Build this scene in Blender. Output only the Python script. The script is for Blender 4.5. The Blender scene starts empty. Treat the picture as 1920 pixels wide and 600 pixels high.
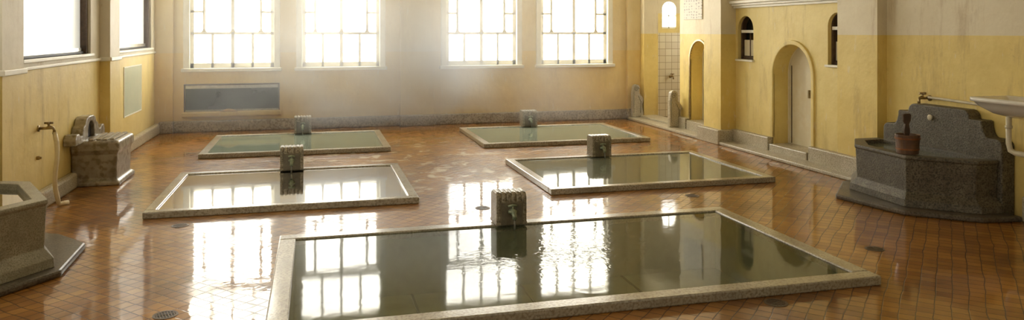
import bpy, bmesh, math, random
from mathutils import Vector, Matrix
random.seed(4)
C = bpy.context.scene.collection
TH = math.radians(14.7); CT, ST = math.cos(TH), math.sin(TH)
def floor_at(px, py):
    d = 2820/(py-60); u = (px-960)*d/1410
    return (u*CT+d*ST, -u*ST+d*CT)

# ------------------------------------------------------------------ materials
def newmat(name):
    m = bpy.data.materials.new(name); m.use_nodes = True
    nt = m.node_tree; b = nt.nodes['Principled BSDF']
    return m, nt, b
def nd(nt, t, **kw):
    n = nt.nodes.new(t)
    for k, v in kw.items():
        if k in n.inputs: n.inputs[k].default_value = v
        else: setattr(n, k, v)
    return n
def ramp(nt, stops, src):
    r = nt.nodes.new('ShaderNodeValToRGB')
    e = r.color_ramp.elements
    while len(e) < len(stops): e.new(0.5)
    for i, (p, c) in enumerate(stops):
        e[i].position = p; e[i].color = (*c, 1) if len(c) == 3 else c
    nt.links.new(src, r.inputs[0]); return r
def mixc(nt, a, b, f, blend='MIX'):
    n = nt.nodes.new('ShaderNodeMix'); n.data_type = 'RGBA'; n.blend_type = blend
    for s, v in ((0, f), (6, a), (7, b)):
        if isinstance(v, (int, float)): n.inputs[s].default_value = v
        elif isinstance(v, tuple): n.inputs[s].default_value = (*v, 1)
        else: nt.links.new(v, n.inputs[s])
    return n.outputs[2]
def mth(nt, op, a, b=None):
    n = nt.nodes.new('ShaderNodeMath'); n.operation = op
    for i, v in enumerate((a, b)):
        if v is None: continue
        if isinstance(v, (int, float)): n.inputs[i].default_value = v
        else: nt.links.new(v, n.inputs[i])
    return n.outputs[0]
def simple(name, c1, c2, rough=.6, scale=6, bump=.1, metal=0, coat=0, spots=None, bscale=None, bdist=.01):
    m, nt, b = newmat(name); L = nt.links
    tc = nd(nt, 'ShaderNodeTexCoord')
    n = nd(nt, 'ShaderNodeTexNoise', Scale=scale, Detail=6.0, Roughness=.65); L.new(tc.outputs['Object'], n.inputs['Vector'])
    r = ramp(nt, [(.3, c1), (.7, c2)], n.outputs['Fac'])
    col = r.outputs[0]
    n2 = nd(nt, 'ShaderNodeTexNoise', Scale=bscale or scale*8, Detail=4.0); L.new(tc.outputs['Object'], n2.inputs['Vector'])
    if spots:
        r2 = ramp(nt, [(.45, (0,0,0)), (.62, (1,1,1))], n2.outputs['Fac'])
        col = mixc(nt, col, spots, r2.outputs[0])
    L.new(col, b.inputs['Base Color'])
    b.inputs['Roughness'].default_value = rough; b.inputs['Metallic'].default_value = metal
    b.inputs['Coat Weight'].default_value = coat; b.inputs['Coat Roughness'].default_value = .12
    if bump:
        bp = nd(nt, 'ShaderNodeBump', Strength=bump, Distance=bdist); L.new(n2.outputs['Fac'], bp.inputs['Height']); L.new(bp.outputs[0], b.inputs['Normal'])
    return m
YEL = ((.74,.56,.18), (.86,.69,.28)); CRM = ((.68,.61,.46), (.80,.73,.58))
def plaster(name, lo, hi, zs, stain=(.42,.28,.10), amount=.7):
    m, nt, b = newmat(name); L = nt.links
    tc = nd(nt, 'ShaderNodeTexCoord'); sp = nd(nt, 'ShaderNodeSeparateXYZ'); L.new(tc.outputs['Object'], sp.inputs[0])
    n = nd(nt, 'ShaderNodeTexNoise', Scale=1.3, Detail=8.0, Roughness=.7); L.new(tc.outputs['Object'], n.inputs['Vector'])
    a = ramp(nt, [(.3, lo[0]), (.65, lo[1])], n.outputs['Fac']).outputs[0]
    c = ramp(nt, [(.3, hi[0]), (.65, hi[1])], n.outputs['Fac']).outputs[0]
    g = nd(nt, 'ShaderNodeMath', operation='GREATER_THAN'); L.new(sp.outputs['Z'], g.inputs[0]); g.inputs[1].default_value = zs
    col = mixc(nt, a, c, g.outputs[0])
    mp = nd(nt, 'ShaderNodeMapping'); mp.inputs['Scale'].default_value = (3.2, 3.2, .6); L.new(tc.outputs['Object'], mp.inputs[0])
    n2 = nd(nt, 'ShaderNodeTexNoise', Scale=1.0, Detail=9.0, Roughness=.75); L.new(mp.outputs[0], n2.inputs['Vector'])
    s = ramp(nt, [(.53, (0,0,0)), (.74, (amount,)*3)], n2.outputs['Fac']).outputs[0]
    col = mixc(nt, col, stain, s)
    lowz = nd(nt, 'ShaderNodeMapRange'); L.new(sp.outputs['Z'], lowz.inputs[0])
    for i, v in ((1, .15), (2, .75), (3, .7), (4, 0.)): lowz.inputs[i].default_value = v
    n4 = nd(nt, 'ShaderNodeTexNoise', Scale=3.5, Detail=8.0, Roughness=.7); L.new(tc.outputs['Object'], n4.inputs['Vector'])
    mu = nd(nt, 'ShaderNodeMath', operation='MULTIPLY'); L.new(lowz.outputs[0], mu.inputs[0]); L.new(n4.outputs['Fac'], mu.inputs[1])
    col = mixc(nt, col, stain, mu.outputs[0])
    n8 = nd(nt, 'ShaderNodeTexNoise', Scale=11.0, Detail=9.0, Roughness=.8); L.new(tc.outputs['Object'], n8.inputs['Vector'])
    s8 = ramp(nt, [(.61, (0,0,0)), (.69, (.5,.5,.5))], n8.outputs['Fac']).outputs[0]
    col = mixc(nt, col, (.44,.30,.12), s8)
    n9 = nd(nt, 'ShaderNodeTexNoise', Scale=4.2, Detail=9.0, Roughness=.7); L.new(mp.outputs[0], n9.inputs['Vector'])
    s9 = ramp(nt, [(.62, (0,0,0)), (.66, (.5,.5,.5))], n9.outputs['Fac']).outputs[0]
    col = mixc(nt, col, (.82,.75,.56), s9)
    L.new(col, b.inputs['Base Color']); b.inputs['Roughness'].default_value = .55
    n3 = nd(nt, 'ShaderNodeTexNoise', Scale=9.0, Detail=8.0); L.new(tc.outputs['Object'], n3.inputs['Vector'])
    bp = nd(nt, 'ShaderNodeBump', Strength=.25, Distance=.02); L.new(n3.outputs['Fac'], bp.inputs['Height']); L.new(bp.outputs[0], b.inputs['Normal'])
    return m
M = {}
M['wl'] = plaster('plaster_left', YEL, CRM, 1.60)
M['wb'] = plaster('plaster_back', ((.75,.55,.20),(.85,.67,.29)), ((.74,.60,.32),(.83,.70,.42)), 1.58, amount=.3)
M['wr'] = plaster('plaster_right', ((.74,.56,.16),(.87,.69,.24)), ((.72,.63,.43),(.82,.74,.54)), 1.96)
M['wr2'] = plaster('plaster_right_arch', ((.76,.60,.20),(.87,.72,.29)), ((.72,.63,.42),(.82,.74,.54)), 2.44)
M['ceil'] = simple('ceiling_paint', (.72,.63,.44), (.78,.70,.52), .8, 2)
M['cream'] = simple('cream_paint', (.80,.77,.65), (.90,.87,.76), .4, 5, .05)
M['rail'] = simple('rim_stone', (.30,.265,.18), (.54,.49,.37), .28, 3, .2, coat=.7, spots=(.25,.21,.14), bscale=50)
M['granite'] = simple('granite', (.085,.070,.042), (.17,.145,.095), .55, 9, .5, coat=.1, spots=(.045,.038,.024), bscale=60)
M['granite_mid'] = simple('granite_mid', (.24,.22,.15), (.40,.37,.27), .45, 5, .25, coat=.4, spots=(.20,.18,.12), bscale=90)
M['granite_dark'] = simple('granite_plinth', (.07,.055,.035), (.15,.125,.085), .45, 5, .35, coat=.3, spots=(.06,.045,.028), bscale=50)
M['granite_pale'] = simple('granite_pale', (.42,.37,.26), (.58,.53,.40), .45, 5, .3, coat=.35, spots=(.32,.27,.18), bscale=50)
M['base'] = simple('baseboard_stone', (.26,.21,.14), (.48,.42,.31), .4, 3, .3, coat=.4, spots=(.2,.16,.1), bscale=30)
M['marble'] = simple('worn_marble', (.24,.20,.14), (.50,.45,.35), .4, 3.5, .2, coat=.5, spots=(.2,.16,.10), bscale=14)
M['darkstone'] = simple('dark_wet_stone', (.10,.08,.045), (.20,.165,.10), .35, 9, .4, coat=.5, bscale=50)
M['spout'] = simple('spout_stone', (.20,.165,.10), (.48,.42,.30), .4, 8, .5, coat=.4, spots=(.14,.11,.065), bscale=45)
M['bronze'] = simple('green_bronze', (.18,.22,.14), (.42,.46,.32), .35, 20, .2, metal=.4)
M['brass'] = simple('brass', (.24,.17,.08), (.46,.35,.18), .3, 20, .1, metal=.8)
M['chrome'] = simple('dull_metal', (.55,.53,.48), (.8,.78,.7), .3, 10, .05, metal=.9)
M['hose'] = simple('hose_rubber', (.76,.66,.44), (.86,.78,.56), .45, 10, .05)
M['wood'] = simple('bucket_wood', (.075,.038,.018), (.17,.085,.038), .4, 12, .2, coat=.2)
M['woodd'] = simple('dark_wood', (.05,.028,.014), (.12,.07,.035), .5, 12, .2)
M['slat'] = simple('grey_slat_wood', (.30,.25,.18), (.55,.48,.36), .5, 12, .2)
M['copper'] = simple('copper_hoop', (.22,.09,.04), (.35,.16,.07), .35, 12, .1, metal=.8)
M['ceramic'] = simple('ceramic', (.72,.69,.60), (.82,.79,.70), .15, 3, .0, coat=.5)
M['pipe'] = simple('painted_pipe', (.60,.54,.38), (.75,.68,.5), .35, 8, .05)
M['doorp'] = simple('door_paint', (.76,.69,.50), (.86,.80,.62), .4, 3, .1, spots=(.78,.70,.50), bscale=8)
M['poolin'] = simple('pool_lining', (.22,.25,.15), (.38,.41,.27), .5, 2.5, .2, bscale=25)
M['joint'] = simple('pool_joint', (.06,.07,.04), (.09,.1,.06), .5, 2.5, 0)
M['black'] = simple('black_gap', (.012,.01,.008), (.03,.025,.02), .5, 5, 0)
M['mirror'] = simple('pale_panel', (.62,.70,.56), (.74,.78,.60), .2, 2.5, .0)
M['rock'] = simple('golden_rock', (.35,.2,.05), (.6,.4,.15), .6, 15, .3)
M['grate'] = simple('drain_iron', (.07,.05,.03), (.18,.12,.07), .45, 20, .2, metal=.2)
m, nt, b = newmat('notice_paper'); L = nt.links
tc = nd(nt, 'ShaderNodeTexCoord'); mp = nd(nt, 'ShaderNodeMapping'); mp.inputs['Scale'].default_value = (0, 10, 18); L.new(tc.outputs['Object'], mp.inputs[0])
vo = nd(nt, 'ShaderNodeTexVoronoi', Scale=1.0, Randomness=.35); L.new(mp.outputs[0], vo.inputs['Vector'])
L.new(ramp(nt, [(.24, (.30,.27,.22)), (.36, (.60,.57,.48))], vo.outputs['Distance']).outputs[0], b.inputs['Base Color']); M['paper'] = m

def emit(name, col, s):
    m, nt, b = newmat(name)
    b.inputs['Base Color'].default_value = (.8,.8,.8,1); b.inputs['Roughness'].default_value = .3
    b.inputs['Emission Color'].default_value = (*col, 1); b.inputs['Emission Strength'].default_value = s
    return m
M['pane'] = emit('daylit_frosted_glass', (1,.955,.84), 10.5)
M['pane2'] = emit('side_frosted_glass', (.95,.97,.88), .42)
M['pane_fill'] = emit('unseen_fill_glass', (1,.95,.82), 3.0)  # glow for the unseen windows added as fill light
M['pane3'] = emit('side_room_glass', (1,.98,.92), 8)

m, nt, b = newmat('dark_tank_glass'); b.inputs['Base Color'].default_value = (.02,.02,.013,1); b.inputs['Roughness'].default_value = .05; M['dglass'] = m
m, nt, b = newmat('tank_front_glass'); b.inputs['Metallic'].default_value = .6; b.inputs['Roughness'].default_value = .10
tc = nd(nt, 'ShaderNodeTexCoord'); n = nd(nt, 'ShaderNodeTexNoise', Scale=2.0, Detail=5.0); nt.links.new(tc.outputs['Object'], n.inputs['Vector'])
nt.links.new(ramp(nt, [(.35,(.012,.014,.012)),(.7,(.08,.09,.075))], n.outputs['Fac']).outputs[0], b.inputs['Base Color']); M['tglass'] = m
m, nt, b = newmat('white_wall_tile'); L = nt.links
tc = nd(nt, 'ShaderNodeTexCoord'); sp = nd(nt, 'ShaderNodeSeparateXYZ'); L.new(tc.outputs['Object'], sp.inputs[0])
cb = nd(nt, 'ShaderNodeCombineXYZ'); ad = nd(nt, 'ShaderNodeMath', operation='ADD'); L.new(sp.outputs[0], ad.inputs[0]); L.new(sp.outputs[1], ad.inputs[1])
L.new(ad.outputs[0], cb.inputs[0]); L.new(sp.outputs[2], cb.inputs[1])
br = nd(nt, 'ShaderNodeTexBrick', Scale=1.0, offset=0.0); br.inputs['Brick Width'].default_value = .16; br.inputs['Row Height'].default_value = .16; br.inputs['Mortar Size'].default_value = .006
br.inputs['Color1'].default_value = (.70,.63,.46,1); br.inputs['Color2'].default_value = (.78,.72,.54,1); br.inputs['Mortar'].default_value = (.42,.34,.2,1)
L.new(cb.outputs[0], br.inputs['Vector']); L.new(br.outputs['Color'], b.inputs['Base Color']); b.inputs['Roughness'].default_value = .25; M['walltile'] = m
# floor tiles
m, nt, b = newmat('wet_floor_tile'); L = nt.links
tc = nd(nt, 'ShaderNodeTexCoord'); mp = nd(nt, 'ShaderNodeMapping'); mp.inputs['Rotation'].default_value = (0,0,math.radians(45))
nw = nd(nt, 'ShaderNodeTexNoise', Scale=2.0, Detail=3.0); L.new(tc.outputs['Object'], nw.inputs['Vector'])
vm = nd(nt, 'ShaderNodeVectorMath', operation='SCALE'); L.new(nw.outputs['Color'], vm.inputs[0]); vm.inputs['Scale'].default_value = .06
va = nd(nt, 'ShaderNodeVectorMath', operation='ADD'); L.new(tc.outputs['Object'], va.inputs[0]); L.new(vm.outputs[0], va.inputs[1]); L.new(va.outputs[0], mp.inputs[0])
br = nd(nt, 'ShaderNodeTexBrick', Scale=1.0, offset=0.0)
for k, v in (('Brick Width', .11), ('Row Height', .11), ('Mortar Size', .005), ('Mortar Smooth', .6), ('Bias', -.1)): br.inputs[k].default_value = v
br.inputs['Color1'].default_value = (.44,.20,.032,1); br.inputs['Color2'].default_value = (.29,.115,.016,1); br.inputs['Mortar'].default_value = (.10,.045,.013,1)
L.new(mp.outputs[0], br.inputs['Vector'])
n = nd(nt, 'ShaderNodeTexNoise', Scale=.7, Detail=7.0, Roughness=.7); L.new(tc.outputs['Object'], n.inputs['Vector'])
big = ramp(nt, [(.35, (.52,.49,.46)), (.65, (1.15,1.15,1.15))], n.outputs['Fac']).outputs[0]
col = mixc(nt, br.outputs['Color'], big, 1.0, 'MULTIPLY')
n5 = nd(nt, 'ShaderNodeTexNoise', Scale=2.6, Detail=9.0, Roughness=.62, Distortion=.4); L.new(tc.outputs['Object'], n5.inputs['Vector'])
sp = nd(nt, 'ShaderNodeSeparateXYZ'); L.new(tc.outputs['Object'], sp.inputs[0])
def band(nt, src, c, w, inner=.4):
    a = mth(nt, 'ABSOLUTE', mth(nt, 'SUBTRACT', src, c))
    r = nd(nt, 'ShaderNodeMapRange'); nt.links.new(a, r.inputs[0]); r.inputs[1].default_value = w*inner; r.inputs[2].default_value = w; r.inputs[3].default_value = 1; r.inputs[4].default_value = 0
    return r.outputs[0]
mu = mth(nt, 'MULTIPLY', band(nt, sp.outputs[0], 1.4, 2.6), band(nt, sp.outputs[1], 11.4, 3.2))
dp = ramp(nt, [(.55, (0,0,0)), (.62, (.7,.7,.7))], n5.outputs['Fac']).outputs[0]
highlight_patch = mth(nt, 'MULTIPLY', mu, dp)
col = mixc(nt, col, (.78,.66,.44), highlight_patch)  # pale blotches paint water film highlights into the tile colour
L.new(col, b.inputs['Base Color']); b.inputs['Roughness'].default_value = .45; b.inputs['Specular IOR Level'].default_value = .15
n6 = nd(nt, 'ShaderNodeTexNoise', Scale=1.6, Detail=6.0, Roughness=.6); L.new(tc.outputs['Object'], n6.inputs['Vector'])
cr = ramp(nt, [(.45, (.025,)*3), (.62, (.12,)*3)], n6.outputs['Fac']).outputs[0]
b.inputs['Coat Weight'].default_value = 1; b.inputs['Coat IOR'].default_value = 1.40; L.new(cr, b.inputs['Coat Roughness'])
bp = nd(nt, 'ShaderNodeBump', Strength=.5, Distance=.004, invert=True); L.new(br.outputs['Fac'], bp.inputs['Height']); L.new(bp.outputs[0], b.inputs['Normal'])
n7 = nd(nt, 'ShaderNodeTexNoise', Scale=6.0, Detail=3.0); L.new(tc.outputs['Object'], n7.inputs['Vector'])
bp2 = nd(nt, 'ShaderNodeBump', Strength=.18, Distance=.006); L.new(n7.outputs['Fac'], bp2.inputs['Height'])
wet = ramp(nt, [(.44, (0,0,0)), (.60, (1,1,1))], n6.outputs['Fac']).outputs[0]
bp3 = nd(nt, 'ShaderNodeBump', Distance=.004, invert=True); L.new(br.outputs['Fac'], bp3.inputs['Height']); L.new(bp2.outputs[0], bp3.inputs['Normal'])
L.new(mth(nt, 'ADD', mth(nt, 'MULTIPLY', wet, .45), .14), bp3.inputs['Strength'])
L.new(bp3.outputs[0], b.inputs['Coat Normal']); M['floor'] = m
# water
def water(name, tint, bump, murk=(.36,.40,.27), mf=.42, ripple=None):
    m = bpy.data.materials.new(name); m.use_nodes = True; nt = m.node_tree; L = nt.links
    nt.nodes.remove(nt.nodes['Principled BSDF']); out = nt.nodes['Material Output']
    tr = nd(nt, 'ShaderNodeBsdfTransparent'); tr.inputs[0].default_value = (*tint, 1)
    df = nd(nt, 'ShaderNodeBsdfDiffuse'); df.inputs[0].default_value = (*murk,1)
    m0 = nd(nt, 'ShaderNodeMixShader'); m0.inputs[0].default_value = mf; L.new(tr.outputs[0], m0.inputs[1]); L.new(df.outputs[0], m0.inputs[2])
    gl = nd(nt, 'ShaderNodeBsdfGlossy'); gl.inputs['Roughness'].default_value = .05
    fr = nd(nt, 'ShaderNodeFresnel', IOR=1.40); mx = nd(nt, 'ShaderNodeMixShader')
    tc = nd(nt, 'ShaderNodeTexCoord'); n = nd(nt, 'ShaderNodeTexNoise', Scale=3.0, Detail=2.0, Distortion=.6); L.new(tc.outputs['Object'], n.inputs['Vector'])
    h = n.outputs['Fac']
    if ripple:
        sp = nd(nt, 'ShaderNodeSeparateXYZ'); L.new(tc.outputs['Object'], sp.inputs[0])
        n2 = nd(nt, 'ShaderNodeTexNoise', Scale=11.0, Detail=2.0, Distortion=.8); L.new(tc.outputs['Object'], n2.inputs['Vector'])
        msk = mth(nt, 'MULTIPLY', band(nt, sp.outputs[0], ripple[0], ripple[2], .1), band(nt, sp.outputs[1], ripple[1], ripple[3], .1))
        h = mth(nt, 'ADD', h, mth(nt, 'MULTIPLY', mth(nt, 'MULTIPLY', n2.outputs['Fac'], msk), 2.6))
    bp = nd(nt, 'ShaderNodeBump', Strength=bump, Distance=.01); L.new(h, bp.inputs['Height'])
    L.new(bp.outputs[0], gl.inputs['Normal']); L.new(bp.outputs[0], fr.inputs['Normal'])
    L.new(fr.outputs[0], mx.inputs[0]); L.new(m0.outputs[0], mx.inputs[1]); L.new(gl.outputs[0], mx.inputs[2]); L.new(mx.outputs[0], out.inputs[0])
    return m
M['water0'] = water('near_pool_water', (.84,.89,.70), .08, (.32,.35,.22), .22, (2.15,6.4,1.3,1.1))
M['water'] = water('pool_water', (.80,.84,.70), .07, (.46,.50,.38), .42)
M['water2'] = water('clear_pool_water', (.80,.88,.80), .06, (.52,.60,.50), .55)
M['stream'] = water('stream_water', (.9,.92,.88), .3, (.6,.6,.55), .2)

# ------------------------------------------------------------------ mesh builder
class MB:
    def __init__(s): s.bm = bmesh.new(); s.mi = 0
    def f(s, pts):
        try:
            fc = s.bm.faces.new([s.bm.verts.new(p) for p in pts]); fc.material_index = s.mi
        except ValueError: pass
    def box(s, x0, x1, y0, y1, z0, z1):
        s.loft([[(x0,y0,z0),(x1,y0,z0),(x1,y1,z0),(x0,y1,z0)], [(x0,y0,z1),(x1,y0,z1),(x1,y1,z1),(x0,y1,z1)]]); return s
    def loft(s, rings, caps=True, closed=True):
        vs = [[s.bm.verts.new(p) for p in r] for r in rings]; n = len(rings[0])
        for a, b in zip(vs, vs[1:]):
            for i in range(n if closed else n-1):
                j = (i+1) % n
                fc = s.bm.faces.new((a[i], a[j], b[j], b[i])); fc.material_index = s.mi
        if caps:
            for r in (list(reversed(vs[0])), vs[-1]):
                fc = s.bm.faces.new(r); fc.material_index = s.mi
        return s
    def prism(s, poly, z0, z1): return s.loft([[(x,y,z0) for x,y in poly], [(x,y,z1) for x,y in poly]])
    def extx(s, poly, x0, x1): return s.loft([[(x0,y,z) for y,z in poly], [(x1,y,z) for y,z in poly]])
    def exty(s, poly, y0, y1): return s.loft([[(x,y0,z) for x,z in poly], [(x,y1,z) for x,z in poly]])
    def tube(s, pts, r, seg=12):
        pts = [Vector(p) for p in pts]; rings = []
        up = Vector((0,0,1))
        for i, p in enumerate(pts):
            t = (pts[min(i+1,len(pts)-1)] - pts[max(i-1,0)]).normalized()
            a = t.cross(up if abs(t.z) < .95 else Vector((0,1,0))).normalized()
            if i and a.dot(pa) < 0: a = -a
            pa = a; b_ = t.cross(a)
            rr = r[i] if isinstance(r, (list, tuple)) else r
            rings.append([tuple(p + a*rr*math.cos(2*math.pi*k/seg) + b_*rr*math.sin(2*math.pi*k/seg)) for k in range(seg)])
        return s.loft(rings)
    def lathe(s, prof, c, seg=32, caps=True):
        return s.loft([[(c[0]+r*math.cos(2*math.pi*k/seg), c[1]+r*math.sin(2*math.pi*k/seg), c[2]+z) for k in range(seg)] for r, z in prof], caps)
    def build(s, name, mat, parent=None, bevel=0, smooth=False, seg=2):
        bmesh.ops.recalc_face_normals(s.bm, faces=s.bm.faces)
        me = bpy.data.meshes.new(name); s.bm.to_mesh(me); s.bm.free()
        for mm in (mat if isinstance(mat, list) else [mat]): me.materials.append(mm)
        o = bpy.data.objects.new(name, me); C.objects.link(o)
        if smooth:
            for p in me.polygons: p.use_smooth = True
        if parent:
            o.parent = parent; o.matrix_parent_inverse = Matrix.Translation(-Vector(parent.get('_o', (0,0,0)))) if '_o' in parent else Matrix()
        if bevel:
            md = o.modifiers.new('Bevel', 'BEVEL'); md.width = bevel; md.segments = seg; md.limit_method = 'ANGLE'; md.angle_limit = math.radians(35)
        return o
def tag(o, label, cat, group=None, kind=None):
    o['label'] = label
    if cat: o['category'] = cat
    if group: o['group'] = group
    if kind: o['kind'] = kind
    return o
def thing(name, loc, label=None, cat=None, group=None, kind=None, world=True, rz=0):
    o = bpy.data.objects.new(name, None); C.objects.link(o); o.location = loc; o.rotation_euler = (0,0,rz); o.empty_display_size = .1
    if world: o['_o'] = list(loc)
    if label: tag(o, label, cat, group, kind)
    elif kind: o['kind'] = kind
    return o
def copy_thing(src, loc, rz, label):
    r = src.copy(); C.objects.link(r); r.location = loc; r.rotation_euler = (0,0,rz); r['label'] = label
    for ch in list(src.children):
        c = ch.copy(); C.objects.link(c); c.parent = r
        for g in list(ch.children):
            d = g.copy(); C.objects.link(d); d.parent = c
    return r
def struct(mb, name, mat, label=None, **k):
    o = mb.build(name, mat, **k); o['kind'] = 'structure'
    o['label'] = label or name.replace('_', ' '); o['category'] = name.split('_')[0]
    return o
def grid(us, vs, holes, fn):
    us = sorted(set(us + [h[i] for h in holes for i in (0,1)])); vs = sorted(set(vs + [h[i] for h in holes for i in (2,3)]))
    for a, b in zip(us, us[1:]):
        for c, d in zip(vs, vs[1:]):
            m1, m2 = (a+b)/2, (c+d)/2
            if any(h[0] < m1 < h[1] and h[2] < m2 < h[3] for h in holes): continue
            fn(a, b, c, d)

XL, XR, YB, ZC = -3.05, 7.30, 16.2, 4.8
RIMH = .075
pools = [(-.32,4.33,5.0,7.45), (2.80,5.93,8.78,11.08), (-1.78,1.18,8.75,11.12), (-1.78,1.24,12.70,15.0), (2.82,5.93,12.63,14.95)]
# ------------------------------------------------------------------ shell
mb = MB(); holes = [(p[0]+.05,p[1]-.05,p[2]+.05,p[3]-.05) for p in pools]
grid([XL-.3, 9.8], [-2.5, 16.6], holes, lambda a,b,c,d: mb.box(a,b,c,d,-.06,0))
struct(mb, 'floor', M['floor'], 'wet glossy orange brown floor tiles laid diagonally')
struct(MB().box(XL-.3, 9.8, -2.5, 16.6, ZC, ZC+.1), 'ceiling', M['ceil'], 'plain cream ceiling')

# back wall
WX = [(-2.51,-.72), (-.34,1.43), (2.68,4.45), (4.84,6.62)]
WZ0, WZ1 = 1.25, 4.15
mb = MB(); holes = [(a,b,WZ0,WZ1) for a,b in WX] + [(-2.51,-.72,.40,.95)]
grid([XL-.3, XR+.12], [0, ZC], holes, lambda a,b,c,d: mb.box(a,b,YB,YB+.3,c,d))
for a, b in ((-3.05,-2.72), (1.77,2.48), (6.98,7.42)):
    mb.box(a, b, YB-.1, YB+.02, 0, ZC)
struct(mb, 'wall_back', M['wb'], 'ochre plaster back wall with four tall windows')
mb = MB()
for a, b in ((-2.72,1.77), (2.48,6.98)): mb.box(a, b, YB-.09, YB, 0, .22)
for a, b in ((-2.96,-2.70), (1.75,2.50), (6.96,7.2)): mb.box(a, b, YB-.2, YB, 0, .23)
struct(mb, 'baseboard_back', M['base'], 'grey stone baseboard along the back wall', bevel=.02)

def back_window(n, x0, x1, label):
    t = thing('window_%d' % n, ((x0+x1)/2, YB, WZ0), label, 'window', None, 'structure')
    MB().box(x0, x1, YB+.14, YB+.16, WZ0, WZ1).build('pane', M['pane'], t)
    fr = MB(); y0, y1 = YB-.02, YB+.135
    fr.box(x0-.03, x0+.09, y0, y1, WZ0, WZ1); fr.box(x1-.09, x1+.03, y0, y1, WZ0, WZ1); fr.box(x0, x1, y0, y1, WZ1-.1, WZ1+.03)
    fr.build('casing', M['cream'], t, .008)
    MB().box(x0-.06, x1+.06, YB-.09, y1, WZ0-.05, WZ0+.02).build('sill', M['cream'], t, .01)
    xm = (x0+x1)/2; a0, a1 = x0+.09, x1-.09
    for s, (l, r) in enumerate(((a0, xm+.035), (xm-.035, a1))):
        k = MB(); ya = YB+.06+.035*s; yb = ya+.035
        zb, zt = WZ0+.02, 3.16
        k.box(l, l+.07, ya, yb, zb, zt); k.box(r-.07, r, ya, yb, zb, zt); k.box(l, r, ya, yb, zb, zb+.10); k.box(l, r, ya, yb, zt-.05, zt)
        k.box(l, r, ya, yb, 1.945, 2.0); mid = (l+r)/2
        k.box(mid-.026, mid+.026, ya, yb, zb, 1.98)
        vx = l+.26 if s == 0 else r-.26
        k.box(vx-.026, vx+.026, ya, yb, 1.98, zt)
        o0, o1 = (l, vx) if s == 0 else (vx, r)
        k.box(o0, o1, ya, yb, 2.41-.024, 2.41+.024)
        k.build('sash', M['cream'], t, .004)
        for c in (vx, l+.03 if s else r-.03):
            q = MB()
            q.exty([(c-.06,2.0),(c+.06,2.0),(c+.03,2.035),(c,2.065),(c-.03,2.035)], ya-.008, ya+.002); q.build('corner_bracket', M['pipe'], t)
    k = MB(); ya, yb = YB+.06, YB+.13
    k.box(a0, a1, ya-.03, yb, 3.16, 3.28)
    for fx in (.25,.5,.75):
        c = a0+(a1-a0)*fx; k.box(c-.025, c+.025, ya, yb, 3.28, WZ1-.1)
    k.build('transom_frame', M['cream'], t, .004)
labs = ['tall bright cream framed window above the dark glass tank', 'tall bright cream framed window second from the left', 'tall bright cream framed window just right of the wall pilaster', 'tall bright cream framed window nearest the tiled side room']
for i, (a, b) in enumerate(WX): back_window(i+1, a, b, labs[i])

# left wall
LW = [(2.0,4.6), (5.6,8.0), (9.15,11.75), (13.0,15.8)]  # first two windows are out of view, added for fill light
LZ0, LZ1 = 1.70, 4.1
mb = MB(); holes = [(a,b,LZ0,LZ1) for a,b in LW]
grid([-2.5, YB+.3], [0, ZC], holes, lambda a,b,c,d: mb.box(XL-.3,XL,a,b,c,d))
for a, b in ((12.2,12.75), (8.25,8.8)): mb.box(XL-.01, XL+.14, a, b, 0, ZC)
struct(mb, 'wall_left', M['wl'], 'yellow and cream plaster left wall with frosted windows')
mb = MB()
for a, b in ((-2.5,12.2), (12.75,16.1)): mb.box(XL, XL+.03, a, b, 1.58, 1.62)
mb.box(XL, XL+.17, 12.17, 12.78, 1.57, 1.63); mb.box(XL, XL+.17, 8.22, 8.83, 1.57, 1.63)
struct(mb, 'trim_1', M['cream'], 'cream ledge where the yellow meets the cream on the left wall', bevel=.01)
mb = MB()
for a, b in ((-2.5,6.2), (8.3,10.75), (11.75,12.15), (12.8,16.1)): mb.extx([(a,0),(b,0),(b,.2),(a,.2)], XL, XL+.11)
mb.box(XL, XL+.2, 12.1, 12.85, 0, .24)
struct(mb, 'baseboard_left', M['granite_pale'], 'pale stone baseboard along the left wall', bevel=.03)
ll = ['unseen frosted window added for fill light on the camera side', 'unseen frosted window added for fill light just before the left granite basin', 'frosted side window above the wall tap', 'frosted side window beyond the left pilaster, by the corner']
for i, (a, b) in enumerate(LW):
    t = thing('window_%d' % (i+5), (XL,(a+b)/2,LZ0), ll[i], 'window', None, 'structure')
    MB().box(XL-.14, XL-.12, a, b, LZ0, LZ1).build('pane', M['pane2'] if i > 1 else M['pane_fill'], t)
    k = MB(); xa, xb = XL-.12, XL-.04
    k.box(xa, xb, a, a+.05, LZ0, LZ1); k.box(xa, xb, a, b, LZ1-.05, LZ1); k.build('frame', M['cream'], t, .005)
    MB().box(xa, xb, b-.07, b, LZ0, LZ1).build('side_track', M['woodd'], t, .005)
    MB().box(xa, xb-.03, a, b, LZ0, LZ0+.03).build('bottom_rail', M['black'], t)
    MB().box(xa, xb-.05, a, b, LZ0+.03, LZ0+.08).build('track', M['chrome'], t)
    MB().box(XL-.14, XL+.04, a-.04, b+.04, LZ0-.04, LZ0).build('sill', M['cream'], t, .008)

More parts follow.
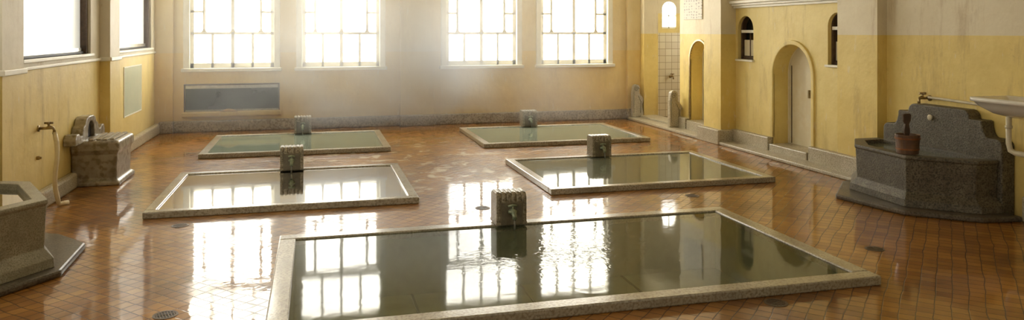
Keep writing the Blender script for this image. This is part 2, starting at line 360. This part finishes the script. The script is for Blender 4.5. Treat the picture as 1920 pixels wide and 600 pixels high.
# right wall
def arch_fill(mb, x0, x1, y0, y1, zt):
    r = (y1-y0)/2; c = (y0+y1)/2; N = 20; zs = zt-r
    P = [(c-r*math.cos(math.pi*i/N), zs+r*math.sin(math.pi*i/N)) for i in range(N+1)]
    for (a, za), (b, zb) in zip(P, P[1:]): mb.extx([(a,za),(b,zb),(b,zt+.001),(a,zt+.001)], x0, x1)
def arch_ring(mb, x0, x1, c, zt, r, w, zb):
    N = 24; zs = zt-r
    P = [(c-(r)*math.cos(math.pi*i/N), zs+(r)*math.sin(math.pi*i/N)) for i in range(N+1)]
    Q = [(c-(r+w)*math.cos(math.pi*i/N), zs+(r+w)*math.sin(math.pi*i/N)) for i in range(N+1)]
    P = [(c-r, zb)] + P + [(c+r, zb)]; Q = [(c-r-w, zb)] + Q + [(c+r+w, zb)]
    mb.loft([[(x0,*P[i]),(x0,*Q[i]),(x1,*Q[i]),(x1,*P[i])] for i in range(len(P))])
XO = XR+.35
D1 = (9.88,10.86,.15,1.80); D2 = (12.98,13.70,.22,1.82); S1 = (11.46,11.95,1.52,2.28); S2 = (9.12,9.52,1.52,2.28)
mb = MB()
grid([-2.5, 14.15], [0, ZC], [D1,D2,S1,S2,(9.12,12.02,0,2.44)], lambda a,b,c,d: mb.box(XR,XO,a,b,c,d))
mb.box(XR, XO, 15.9, YB+.02, 0, ZC); mb.box(XR, XO, 14.15, 15.9, 3.6, ZC)
mb.box(XR-.15, XR+.01, 8.34, 9.12, 0, ZC)
mb.box(XR-.30, XR+.01, 12.02, 12.62, 0, ZC)
arch_fill(mb, XR, XO, D2[0], D2[1], D2[3])
mb.mi = 1
grid([9.12, 12.02], [0, 2.44], [D1,S1,S2], lambda a,b,c,d: mb.box(XR,XO,a,b,c,d))
for h in (D1,S1,S2): arch_fill(mb, XR, XO, h[0], h[1], h[3])
struct(mb, 'wall_right', [M['wr'], M['wr2']], 'yellow plaster right wall with arched openings and pillars')
mb = MB()
for dx, z0, z1 in ((.05,2.42,2.46), (.09,2.46,2.50), (.14,2.50,2.55)): mb.box(XR-dx, XR, 9.12, 12.02, z0, z1)
struct(mb, 'trim_2', M['cream'], 'moulded cream cornice above the arched doorway', bevel=.008)
mb = MB(); arch_ring(mb, XR-.03, XR+.02, (D1[0]+D1[1])/2, D1[3], (D1[1]-D1[0])/2, .07, .27)
struct(mb, 'trim_3', M['wr2'], 'raised plaster border around the arched doorway', bevel=.012)
mb = MB(); arch_ring(mb, XR-.02, XR+.02, (D2[0]+D2[1])/2, D2[3], (D2[1]-D2[0])/2, .04, .24)
struct(mb, 'trim_4', M['brass'], 'thin brown border around the narrow arch', bevel=.006)
mb = MB()
for a, b in ((-2.5,6.3), (9.17,9.85), (10.89,12.0), (12.7,12.95), (13.73,14.15)): mb.box(XR-.10, XR, a, b, 0, .27)
mb.box(XR-.10, XR+.29, 9.885, 10.855, 0, .172)
mb.box(XR-.10, XR+.29, 12.985, 13.695, 0, .235)
mb.box(XR-.24, XR, 8.28, 9.17, 0, .30); mb.box(XR-.40, XR, 11.94, 12.7, 0, .26)
mb.box(XR-.38, XR, 8.5, 15.95, 0, .055)
mb.box(XR-.1, XR+.3, 14.15, 15.9, 0, .10)
struct(mb, 'baseboard_right', M['granite_pale'], 'pale stepped stone kerb along the right wall', bevel=.015)

def door(n, d, label):
    c = (d[0]+d[1])/2; r = (d[1]-d[0])/2
    t = thing('door_%d' % n, (XR+.3, c, d[2]), label, 'door', None, 'structure')
    P = [(c-r,d[2])] + [(c-r*math.cos(math.pi*i/20), d[3]-r+r*math.sin(math.pi*i/20)) for i in range(21)] + [(c+r,d[2])]
    MB().extx(P, XR+.28, XR+.34).build('door_leaf', M['doorp'], t)
    k = MB(); arch_ring(k, XR+.26, XR+.285, c, d[3], r-.04, .038, d[2]+.02); k.build('door_frame', M['doorp'], t)
    return t
t = door(1, D1, 'cream painted door set back in the large arched doorway')
k = MB().box(XR+.274, XR+.281, 10.77, 10.79, .18, 1.45); k.build('gap', M['woodd'], t)
k = MB().box(XR+.270, XR+.281, 10.25, 10.28, .2, 1.7); k.build('door_stile', M['doorp'], t, .003)
k = MB().box(XR+.25, XR+.281, 10.30, 10.33, .95, 1.08); k.build('door_handle', M['brass'], t, .005)
k = MB().box(XR+.274, XR+.281, 10.02, 10.16, 1.25, 1.45); k.build('paper_notice', M['ceramic'], t)
door(2, D2, 'narrow arched door beside the tiled side room')
def arched_window(n, h, label):
    c = (h[0]+h[1])/2; r = (h[1]-h[0])/2
    t = thing('window_%d' % n, (XR+.1, c, h[2]), label, 'window', None, 'structure')
    P = [(c-r,h[2])] + [(c-r*math.cos(math.pi*i/16), h[3]-r+r*math.sin(math.pi*i/16)) for i in range(17)] + [(c+r,h[2])]
    MB().extx(P, XR+.16, XR+.18).build('pane', M['dglass'], t)
    k = MB(); arch_ring(k, XR+.06, XR+.15, c, h[3]-.003, r-.04, .04, h[2]); k.box(XR+.08, XR+.14, h[0], h[1], h[2], h[2]+.05); k.box(XR+.09, XR+.13, c-.012, c+.012, h[2], h[3]-r)
    k.build('frame', M['woodd'], t, .004)
    MB().box(XR+.05, XR+.15, h[0]+.03, h[1]-.03, h[3]-r-.05, h[3]-r+.0).build('cross_rail', M['cream'], t, .004)
    MB().box(XR+.10, XR+.145, h[0]+.05, h[1]-.05, h[2]+.06, h[2]+.34).build('lower_panel', M['doorp'], t, .004)
    MB().box(XR-.04, XR+.16, h[0]-.03, h[1]+.03, h[2]-.035, h[2]).build('sill', M['cream'], t, .006)
arched_window(9, S1, 'small dark arched window left of the arched doorway')
arched_window(10, S2, 'small dark arched window half hidden by the right pillar')

# side room
mb = MB(); SW = (7.95, 8.31, 2.08, 2.72)
grid([XO-.02, 9.8], [0, ZC], [SW], lambda a,b,c,d: mb.box(a,b,YB+.1,YB+.4,c,d) if c >= 2.0 else None)
c = (SW[0]+SW[1])/2; r = (SW[1]-SW[0])/2
for i in range(16):
    a0 = c-r*math.cos(math.pi*i/16); a1 = c-r*math.cos(math.pi*(i+1)/16)
    z0 = SW[3]-r+r*math.sin(math.pi*i/16); z1 = SW[3]-r+r*math.sin(math.pi*(i+1)/16)
    mb.exty([(a0,z0),(a1,z1),(a1,SW[3]),(a0,SW[3])], YB+.1, YB+.4)
mb.box(XO-.02, 9.8, YB+.1, YB+.4, 1.98, 2.08)
struct(mb, 'wall_side_room_upper', M['wr2'], 'cream upper wall of the tiled side room')
struct(MB().box(XO-.02, 9.8, YB+.09, YB+.4, 0, 1.98), 'wall_side_room', M['walltile'], 'cream tiled back wall of the side room')
struct(MB().box(9.7, 9.8, 12.5, YB+.4, 0, ZC), 'wall_side_room_right', M['walltile'], 'tiled end wall of the side room')
struct(MB().box(XO, 9.8, 12.4, 12.5, 0, ZC), 'wall_side_room_front', M['walltile'], 'tiled near wall of the side room')
t = thing('window_11', (c, YB+.2, SW[2]), 'small bright arched window high in the tiled side room', 'window', None, 'structure')
MB().box(SW[0], SW[1], YB+.16, YB+.17, SW[2], SW[3]).build('pane', M['pane3'], t)
k = MB().box(SW[0], SW[1], YB+.12, YB+.15, SW[2], SW[2]+.04).box(c-.012, c+.012, YB+.12, YB+.15, SW[2], SW[3]-.01).box(SW[0], SW[1], YB+.12, YB+.15, 2.38, 2.40); k.build('frame', M['cream'], t)
t = thing('window_12', (9.7, 14.4, 1.4), 'unseen frosted window added in the end wall to light the side room', 'window', None, 'structure')
MB().box(9.68, 9.69, 13.4, 15.6, 1.4, 3.4).build('pane', M['pane_fill'], t)  # glowing pane out of view, added to brighten the side room
k = MB().box(9.64,9.7,13.3,13.4,1.3,3.5).box(9.64,9.7,15.6,15.7,1.3,3.5).box(9.64,9.7,13.3,15.7,1.3,1.4).box(9.64,9.7,13.3,15.7,3.4,3.5).box(9.64,9.68,14.48,14.52,1.4,3.4); k.build('frame', M['cream'], t)

# ------------------------------------------------------------------ pools
plab = ['largest stone rimmed bathing pool in the foreground', 'right middle bathing pool, behind the foreground pool beside the arched door', 'left middle bathing pool nearest the hose tap',
        'far left bathing pool below the dark glass tank', 'far right bathing pool nearest the back wall and side room']
for pi_, ((x0,x1,y0,y1), lb) in enumerate(zip(pools, plab)):
    t = thing('bathing_pool', ((x0+x1)/2,(y0+y1)/2,0), lb, 'pool', 'sunken bathing pools in the tiled floor')
    k = MB(); w = .15 if pi_ == 0 else .12
    for a, b, c_, d_ in ((x0,x1,y0,y0+w), (x0,x1,y1-w,y1), (x0,x0+w,y0+w,y1-w), (x1-w,x1,y0+w,y1-w)): k.box(a,b,c_,d_,0.0,RIMH)
    k.build('rim', M['rail'], t, .012)
    xi0,xi1,yi0,yi1 = x0+w-.01,x1-w+.01,y0+w-.01,y1-w+.01
    k = MB(); B = -.55
    k.f([(xi0,yi0,B),(xi1,yi0,B),(xi1,yi1,B),(xi0,yi1,B)])
    for p, q in (((xi0,yi0),(xi1,yi0)),((xi1,yi0),(xi1,yi1)),((xi1,yi1),(xi0,yi1)),((xi0,yi1),(xi0,yi0))):
        k.f([(*p,B),(*q,B),(*q,.02),(*p,.02)])
    k.build('basin', M['poolin'], t)
    k = MB(); n = 3 if x1-x0 > 4 else 2
    for i in range(1, n+1):
        xx = xi0+(xi1-xi0)*i/(n+1); k.box(xx-.012, xx+.012, yi0, yi1, B, B+.006)
    ym = (yi0+yi1)/2; k.box(xi0, xi1, ym-.012, ym+.012, B, B+.006)
    k.build('slab_joint', M['joint'], t)
    k = MB(); zw = RIMH-.016; k.f([(xi0,yi0,zw),(xi1,yi0,zw),(xi1,yi1,zw),(xi0,yi1,zw)]); k.build('water', M['water0'] if pi_ == 0 else M['water2'] if pi_ >= 3 else M['water'], t)

# spout blocks
def rr(w, h, r, n=5):
    P = []
    for cx, cy, a0 in ((w/2-r,h-r,0),(-w/2+r,h-r,90),(-w/2+.01,.01,180),(w/2-.01,.01,270)):
        q = r if cy > .02 else .01
        for i in range(n+1):
            a = math.radians(a0+90*i/n); P.append((cx+q*math.cos(a), cy+q*math.sin(a)))
    return P
t = thing('spout_block', (1.90,7.38,RIMH+.001), 'ribbed stone spout block on the back rim of the foreground pool', 'water spout', 'ribbed stone water spouts on the pool rims', world=False)
W, Dp, Hh = .31, .26, .325
k = MB(); rings = []; N = 60
for i in range(N+1):
    x = -W/2 + W*i/N; s = .93+.07*abs(math.sin(math.pi*6*i/N))**.6
    rings.append([(x, y*s, z*(.5+.5*s) if z > .1 else z) for y, z in rr(Dp, Hh, .06)])
k.loft(rings); k.build('body', M['spout'], t, smooth=False)
k = MB().box(-.115, .115, -Dp/2-.006, -.08, .0, .23); k.build('front_panel', M['darkstone'], t, .008)
k = MB().box(-W/2-.005, W/2+.005, -Dp/2-.004, Dp/2+.004, 0, .03); k.build('foot', M['spout'], t, .008)
k = MB(); k.tube([(0,-.13,.14),(0,-.17,.145),(0,-.21,.14),(0,-.235,.115),(0,-.24,.08)], [.038,.032,.026,.022,.024])
k.lathe([(.02,0),(.045,.01),(.045,.03),(.02,.04)], (0,-.16,.12), 16); k.build('spout', M['bronze'], t, smooth=True)
k = MB(); k.tube([(0,-.165,.15),(0,-.165,.20)], .011); k.tube([(-.045,-.165,.195),(0,-.165,.205),(.045,-.165,.195)], [.012,.014,.012]); k.build('handle', M['bronze'], t, smooth=True)
k = MB(); k.tube([(0,-.24,.085),(0,-.245,.03),(0,-.248,-.014)], [.012,.010,.012], 8); k.build('water_stream', M['stream'], t, smooth=True)
for x, y, lb in ((4.29,11.0,'ribbed stone spout block on the back rim of the right middle pool'), (-.31,11.04,'ribbed stone spout block on the back rim of the left middle pool'),
                 (-.22,14.92,'ribbed stone spout block on the far left pool below the windows'), (4.25,14.87,'ribbed stone spout block on the far right pool by the back wall')):
    copy_thing(t, (x,y,RIMH+.001), 0, lb)

# ------------------------------------------------------------------ basins
def shrink(poly, c, d):
    out = []
    for x, y in poly:
        v = Vector((c[0]-x, c[1]-y)); l = v.length; v = v/l*d if l else v; out.append((x+v.x, y+v.y))
    return out
def basin(t, poly, plinth, c, h, rim, mat, wallx, pmat):
    MB().prism(plinth, 0, .06).build('plinth', pmat, t, .02)
    clampx = (lambda x: max(x, wallx)) if wallx < 0 else (lambda x: min(x, wallx))
    out = lambda d: [(clampx(x), y) for x, y in shrink(poly, c, d)]
    inn = shrink(poly, c, rim); inn2 = shrink(poly, c, rim+.05)
    R = lambda P, z: [(x, y, z) for x, y in P]
    k = MB(); k.loft([R(out(-.07),.06), R(out(-.06),.14), R(out(.02),.22), R(out(.0),h-.05), R(out(-.015),h-.03), R(out(-.01),h), R(inn,h), R(inn2,h-.28)], caps=True)
    k.build('bowl', mat, t, .008)
    k = MB(); k.f(R(shrink(poly, c, rim+.008), h-.05)); k.build('water', M['water'], t)
t = thing('stone_wash_basin', (6.7,7.4,0), 'dark granite basin with stepped back slab against the right wall', 'basin', 'stone wash basins')
poly = [(7.12,8.3),(6.78,8.3),(6.44,7.88),(6.38,7.0),(6.85,6.52),(7.12,6.5)]
pl = [(7.2,8.5),(6.66,8.40),(6.04,7.74),(6.20,6.84),(6.75,6.34),(7.2,6.28)]
basin(t, poly, pl, (6.9,7.4), .62, .15, M['granite'], 7.12, M['granite_dark'])
def splash(y0, y1, ze, zm, zc, wc, zb=.0):
    c = (y0+y1)/2; P = [(y0,zb)]; H = (y1-y0)/2; Q = []
    for i in range(5): a = math.pi/2*i/4; Q.append((H-.08*(1-math.cos(a)), ze-.08+.08*math.sin(a)))
    Q.append((H*.80, ze))
    for i in range(5): a = math.pi/2*i/4; Q.append((H*.80-.14*math.sin(a)*.6, ze+(zm-ze)*(1-math.cos(a))))
    Q.append((H*.52, zm))
    for i in range(5): a = math.pi/2*i/4; Q.append((H*.52-.09*(1-math.cos(a)), zm+(zc-zm)*math.sin(a)))
    Q.append((wc/2, zc)); S = []
    for a, z in Q:
        if not S or a < S[-1][0]-1e-4 or abs(z-S[-1][1]) > 1e-4: S.append((a, z))
    return P + [(c-a, z) for a, z in S] + [(c+a, z) for a, z in reversed(S)] + [(y1,zb)]
MB().extx(splash(6.46,8.2,.84,1.02,1.12,.34), 7.12, 7.295).build('back_slab', M['granite'], t, .015)
k = MB(); k.lathe([(.0,0),(.03,.0),(.035,.02),(.02,.03),(0.001,.032)], (0,0,0), 20)
o = k.build('spout_hole_cap', M['pipe'], t); o.matrix_parent_inverse = Matrix.Translation(-Vector((6.7,7.4,0))); o.rotation_euler = (0,-math.pi/2,0); o.location = (7.12,7.42,.98)
t = thing('stone_wash_basin', (-2.6,7.2,0), 'weathered grey basin cut by the left edge of the view', 'basin', 'stone wash basins')
poly = [(-3.0,8.0),(-2.55,7.85),(-2.14,6.98),(-2.48,6.45),(-3.0,6.3)]
pl = [(-3.04,8.4),(-2.38,8.12),(-2.04,7.70),(-2.0,6.87),(-2.34,6.38),(-3.04,6.1)]
basin(t, poly, pl, (-2.85,7.2), .62, .13, M['granite_mid'], -3.04, M['granite_dark'])
MB().extx(splash(6.3,8.05,.8,.95,1.05,.34), -3.045, -2.97).build('back_slab', M['granite_mid'], t, .015)
t = thing('stone_trough', (-2.75,11.25,0), 'worn stone trough with arched niche slab beside the left wall tap', 'trough')
k = MB(); R = lambda x0,x1,y0,y1,z: [(x0,y0,z),(x1,y0,z),(x1,y1,z),(x0,y1,z)]
k.loft([R(-3.04,-2.46,10.78,11.66,0), R(-3.04,-2.46,10.78,11.66,.05), R(-3.04,-2.51,10.84,11.60,.08), R(-3.04,-2.50,10.83,11.61,.40), R(-3.04,-2.47,10.80,11.64,.46), R(-3.04,-2.47,10.80,11.64,.56), R(-3.04,-2.50,10.83,11.61,.585)])
k.build('body', M['marble'], t, .03, seg=3)
S = [(10.52,.56),(10.52,.64),(10.58,.70),(10.68,.70),(10.73,.66),(10.82,.66),(10.88,.76),(10.95,.78),(11.0,.85),(11.1,.88),(11.30,.88),(11.40,.85),(11.45,.78),(11.52,.76),(11.58,.66),(11.67,.66),(11.72,.70),(11.82,.70),(11.88,.64),(11.88,.56)]
notch = [(11.2+.15*math.cos(math.pi*i/12), .66+.15*math.sin(math.pi*i/12)) for i in range(13)]
MB().extx(S + [(11.35,.56)] + notch + [(11.05,.56)], -3.045, -2.90).build('niche_slab', M['marble'], t, .012)
MB().extx([(11.35,.57)] + notch + [(11.05,.57)], -3.045, -2.945).build('niche', M['black'], t)
for i in range(4):
    x = -2.84+.08*i
    MB().box(x, x+.055, 10.84+.03*(i % 2), 11.55+.015*i, .586, .604).build('slat', M['slat'], t, .004)

# ------------------------------------------------------------------ bucket
bx, by, bz = 6.52, 7.13, .622
t = thing('wooden_bucket', (bx,by,bz), 'dark brown wooden pail with long handle on the granite basin rim', 'bucket')
MB().lathe([(.115,0),(.122,.11),(.132,.215),(.118,.215),(.108,.03),(.001,.03)], (bx,by,bz), 28).build('body', M['wood'], t, .003)
for z, r_ in ((.045,.120),(.165,.130)): MB().lathe([(r_-.004,0),(r_+.004,.0),(r_+.005,.018),(r_-.003,.018)], (bx,by,bz+z), 32, False).build('hoop', M['copper'], t)
k = MB(); hx, hy = bx+.07, by+.09
P = [(-.035,.10),(.035,.10),(.032,.26),(.022,.32),(.042,.36),(.046,.425),(.03,.44),(-.03,.44),(-.046,.425),(-.042,.36),(-.022,.32),(-.032,.26)]
k.loft([[(hx+a*.95, hy-.25*a-.012, bz+z) for a, z in P], [(hx+a*.95, hy-.25*a+.012, bz+z) for a, z in P]])
k.build('handle', M['woodd'], t, .004)

# ------------------------------------------------------------------ taps, hose, pipe, sink
tp = thing('wall_tap', (XL,9.66,.90), 'brass tap with pale hose on the left wall beside the trough', 'tap', 'wall taps', world=False)
k = MB(); k.tube([(0,0,0),(.012,0,0)], .036, 20); k.tube([(.01,0,0),(.08,0,0),(.12,0,.01),(.155,0,0),(.165,0,-.03),(.165,0,-.06)], [.016,.016,.024,.018,.016,.018]); k.build('body', M['brass'], tp, smooth=True)
k = MB(); k.tube([(.11,0,.01),(.11,0,.055)], .014); k.build('valve_stem', M['brass'], tp, smooth=True)
k = MB(); k.tube([(.065,0,.06),(.155,0,.06)], .013); k.tube([(.11,-.045,.06),(.11,.045,.06)], .013); k.build('handle', M['brass'], tp, smooth=True)
t2 = copy_thing(tp, (XR-.0,7.62,1.19), math.pi, 'brass tap above the back slab of the dark granite basin')
t3 = copy_thing(tp, (8.15,YB+.09,.95), -math.pi/2, 'small tap on the tiled wall of the side room')
k = MB(); pts = []
for i in range(19):
    f = i/18; pts.append((.168+.03*math.sin(f*6.0)*(1-f*.4)+.045*f, -.05*math.sin(f*3.6), -.05-.825*f))
pts += [(.235,.05,-.877),(.28,.10,-.877)]
k.tube(pts, .026, 12); k.build('hose', M['hose'], tp, smooth=True)
k = MB(); k.tube([(XL,9.62,.57),(XL+.03,9.62,.57)], .022, 14); k.tube([(XL+.03,9.62,.57),(XL+.05,9.62,.57)], .013, 10)
tag(k.build('pipe_stub', M['brass']), 'small brass pipe stub on the left wall below the hose tap', 'pipe fitting')
k = MB(); k.tube([(XR-.04,7.60,1.20),(XR-.06,7.4,1.20),(XR-.06,6.9,1.185),(XR-.06,6.55,1.18)], .016)
tag(k.build('water_pipe', M['pipe'], smooth=False), 'thin cream water pipe running from the right wall tap to the sink', 'pipe')
t = thing('wall_sink', (XR-.3,6.0,1.31), 'white ceramic wall sink at the right edge above the granite basin', 'sink')
def srect(x0,x1,y0,y1,z,r=.08,n=4):
    P = []
    for cx, cy, a0 in ((x1-.01,y1-.01,0),(x0+r,y1-r,90),(x0+r,y0+r,180),(x1-.01,y0+.01,270)):
        q = r if cx < x1-.02 else .01
        for i in range(n+1):
            a = math.radians(a0+90*i/n); P.append((cx+q*math.cos(a), cy+q*math.sin(a), z))
    return P
k = MB(); k.loft([srect(6.98,7.28,5.70,6.30,1.11), srect(6.86,7.29,5.60,6.38,1.15), srect(6.76,7.29,5.52,6.45,1.22), srect(6.73,7.29,5.50,6.49,1.265), srect(6.70,7.29,5.47,6.51,1.275), srect(6.70,7.29,5.47,6.51,1.315), srect(6.75,7.18,5.52,6.46,1.315), srect(6.82,7.15,5.62,6.36,1.24), srect(6.92,7.1,5.75,6.25,1.17)])
k.build('bowl', M['ceramic'], t, smooth=True)
k = MB(); k.tube([(7.10,6.36,1.17),(7.10,6.36,.82),(7.10,6.34,.75),(7.10,6.28,.73),(7.12,5.6,.73),(7.29,5.5,.73)], .028)
k.lathe([(.035,0),(.035,.03)], (7.10,6.36,.98), 16); k.build('drain_pipe', M['pipe'], t, smooth=True)
k = MB(); k.tube([(7.22,6.0,1.31),(7.22,6.0,1.42),(7.15,6.0,1.45),(7.08,6.0,1.42)], .013); k.build('faucet', M['chrome'], t, smooth=True)

# ------------------------------------------------------------------ flat things on walls
t = thing('glass_tank', (-1.61,YB,.40), 'long dark glass fronted tank let into the wall below the leftmost window', 'tank')
MB().box(-2.50,-.73,YB+.22,YB+.24,.41,.94).build('back_panel', M['darkstone'], t)
MB().box(-2.50,-.73,YB+.015,YB+.02,.43,.90).build('glass', M['tglass'], t)
k = MB().box(-2.53,-.70,YB-.02,YB+.04,.925,.955).box(-2.53,-2.51,YB-.01,YB+.04,.40,.955).box(-.72,-.70,YB-.01,YB+.04,.40,.955)
k.build('metal_frame', M['woodd'], t, .006)
MB().box(-2.50,-.73,YB+.005,YB+.014,.86,.925).build('water_line_strip', M['chrome'], t)
MB().box(-2.50,-.73,YB+.005,YB+.014,.40,.435).build('lower_band', M['rail'], t)
MB().extx([(YB,.28),(YB-.10,.31),(YB-.12,.385),(YB,.385)], -2.56, -.67).build('ledge', M['wr2'], t, .01)
k = MB(); rings = []
for i in range(9):
    f = i/8; q = math.sin(math.pi*f)*.035+.002
    rings.append([(-1.85+.35*f, YB-.07+q*math.cos(a*math.pi/4), .388+q*.9+q*.9*math.sin(a*math.pi/4)) for a in range(8)])
k.loft(rings); tag(k.build('stone', M['rock'], smooth=True), 'small golden stone lying on the ledge below the glass tank', 'stone')
t = thing('wall_panel', (XL,14.25,.60), 'pale green glass panel on the left wall by the corner', 'panel')
MB().box(XL, XL+.008, 13.64, 14.90, .60, 1.40).build('glass', M['mirror'], t)
k = MB().box(XL,XL+.012,13.62,13.64,.59,1.41).box(XL,XL+.012,14.90,14.92,.59,1.41).box(XL,XL+.012,13.62,14.92,.58,.60).box(XL,XL+.012,13.62,14.92,1.40,1.42); k.build('frame', M['cream'], t, .002)
tag(MB().box(XR-.022, XR-.002, 13.2, 13.95, 2.25, 2.95).build('notice_board', M['paper'], None, .004), 'pale notice with faint writing high on the wall above the narrow arch', 'notice')

def scroll(name, x0, x1, y0, y1, zb, label):
    P = [(x0,zb),(x1,zb),(x1,.16)]
    P += [(x1-.03*math.sin(i/6*math.pi), .16+.28*i/6) for i in range(1,7)]
    P += [(x1-.02,.50),(x1-.10,.60),(x1-.10,.68)] + [(x0+.10+.08*math.cos(math.pi*i/8), .72+.08*math.sin(math.pi*i/8)) for i in range(9)] + [(x0,.6)]
    o = tag(MB().exty(P, y0, y1).build(name, M['granite_pale'], None, .015), label, 'stone post', 'carved stones beside the side room opening')
    k = MB(); pts = [(x0+.09+(.062-.0022*i)*math.cos(i*.42), y0-.002, .70+(.062-.0022*i)*math.sin(i*.42)) for i in range(24)]
    k.tube(pts, .009, 8); k.tube([(x0+.03,y0-.002,.64),(x0+.03,y0-.002,.15)], .009, 8); k.tube([(x0+.14,y0-.002,.54),(x0+.21,y0-.002,.40),(x0+.19,y0-.002,.15)], .009, 8)
    c = k.build('carved_scroll', M['granite_mid'], None, smooth=True); c.parent = o
scroll('carved_stone', 7.02, 7.29, 15.90, 16.02, .056, 'carved grey stone standing at the back wall corner')
scroll('carved_stone', 7.01, 7.29, 14.02, 14.14, .056, 'carved pale stone standing between the side room opening and narrow arch')

# floor drains
drains = [(905,390,'round drain just behind the foreground pool'), (338,423,'round drain left of the foreground pool by the left middle pool'), (310,591,'round drain in the bottom left of the floor'),
          (1640,467,'round drain between the foreground pool and the dark granite basin'), (1455,568,'round drain in front of the foreground pool'), (1298,367,'round drain between the two right pools')]
x, y = floor_at(*drains[0][:2])
dr = thing('floor_drain', (x,y,0), drains[0][2], 'drain', 'round floor drains', world=False)
MB().lathe([(.068,.0),(.085,.0),(.085,.004),(.068,.004)], (0,0,0), 28, False).build('ring', M['grate'], dr)
MB().lathe([(.001,.001),(.07,.001)], (0,0,0), 28, False).build('hollow', M['black'], dr)
k = MB()
for i in range(-3,4):
    xx = .019*i; hh = math.sqrt(.069**2-xx**2); k.box(xx-.004, xx+.004, -hh, hh, .001, .004)
k.box(-.069,.069,-.005,.005,.001,.004); k.build('grate', M['grate'], dr)
for px, py, lb in drains[1:]:
    x, y = floor_at(px, py); copy_thing(dr, (x,y,0), random.random()*3, lb)

# steam: soft edged, uneven density
m = bpy.data.materials.new('steam'); m.use_nodes = True; nt = m.node_tree; nt.nodes.remove(nt.nodes['Principled BSDF'])
vs = nd(nt, 'ShaderNodeVolumeScatter'); vs.inputs['Color'].default_value = (1,.97,.90,1); vs.inputs['Anisotropy'].default_value = .5
tc = nd(nt, 'ShaderNodeTexCoord'); n = nd(nt, 'ShaderNodeTexNoise', Scale=.6, Detail=3.0, Distortion=.6); nt.links.new(tc.outputs['Object'], n.inputs['Vector'])
sp = nd(nt, 'ShaderNodeSeparateXYZ'); nt.links.new(tc.outputs['Object'], sp.inputs[0])
mr = nd(nt, 'ShaderNodeMapRange'); nt.links.new(n.outputs['Fac'], mr.inputs[0]); mr.inputs[1].default_value = .38; mr.inputs[2].default_value = .64; mr.inputs[3].default_value = .04; mr.inputs[4].default_value = .34
d = mth(nt, 'MULTIPLY', mr.outputs[0], mth(nt, 'MULTIPLY', band(nt, sp.outputs[0], 1.2, 4.8, .3), band(nt, sp.outputs[2], .9, 2.6, .3)))
nt.links.new(d, vs.inputs['Density']); nt.links.new(vs.outputs[0], nt.nodes['Material Output'].inputs['Volume'])
o = MB().box(-2.85, 6.8, 12.0, 16.0, .42, 3.4).build('steam', m); tag(o, 'thin warm steam drifting over the far pools', 'steam', None, 'stuff')

# ------------------------------------------------------------------ light + world + camera
w = bpy.data.worlds.new('World'); bpy.context.scene.world = w; w.use_nodes = True
w.node_tree.nodes['Background'].inputs[0].default_value = (1,.92,.74,1); w.node_tree.nodes['Background'].inputs[1].default_value = .42
cam = bpy.data.cameras.new('Camera'); co = bpy.data.objects.new('Camera', cam); C.objects.link(co)
co.location = (0,0,2); co.rotation_euler = (math.pi/2,0,-TH); cam.sensor_width = 36; cam.lens = 1410/1920*36; cam.shift_y = -240/1920; cam.clip_start = .05
bpy.context.scene.camera = co
for o in bpy.data.objects:
    if '_o' in o: del o['_o']
sc = bpy.context.scene
sc.view_settings.view_transform = 'Standard'; sc.view_settings.look = 'None'; sc.view_settings.exposure = 0
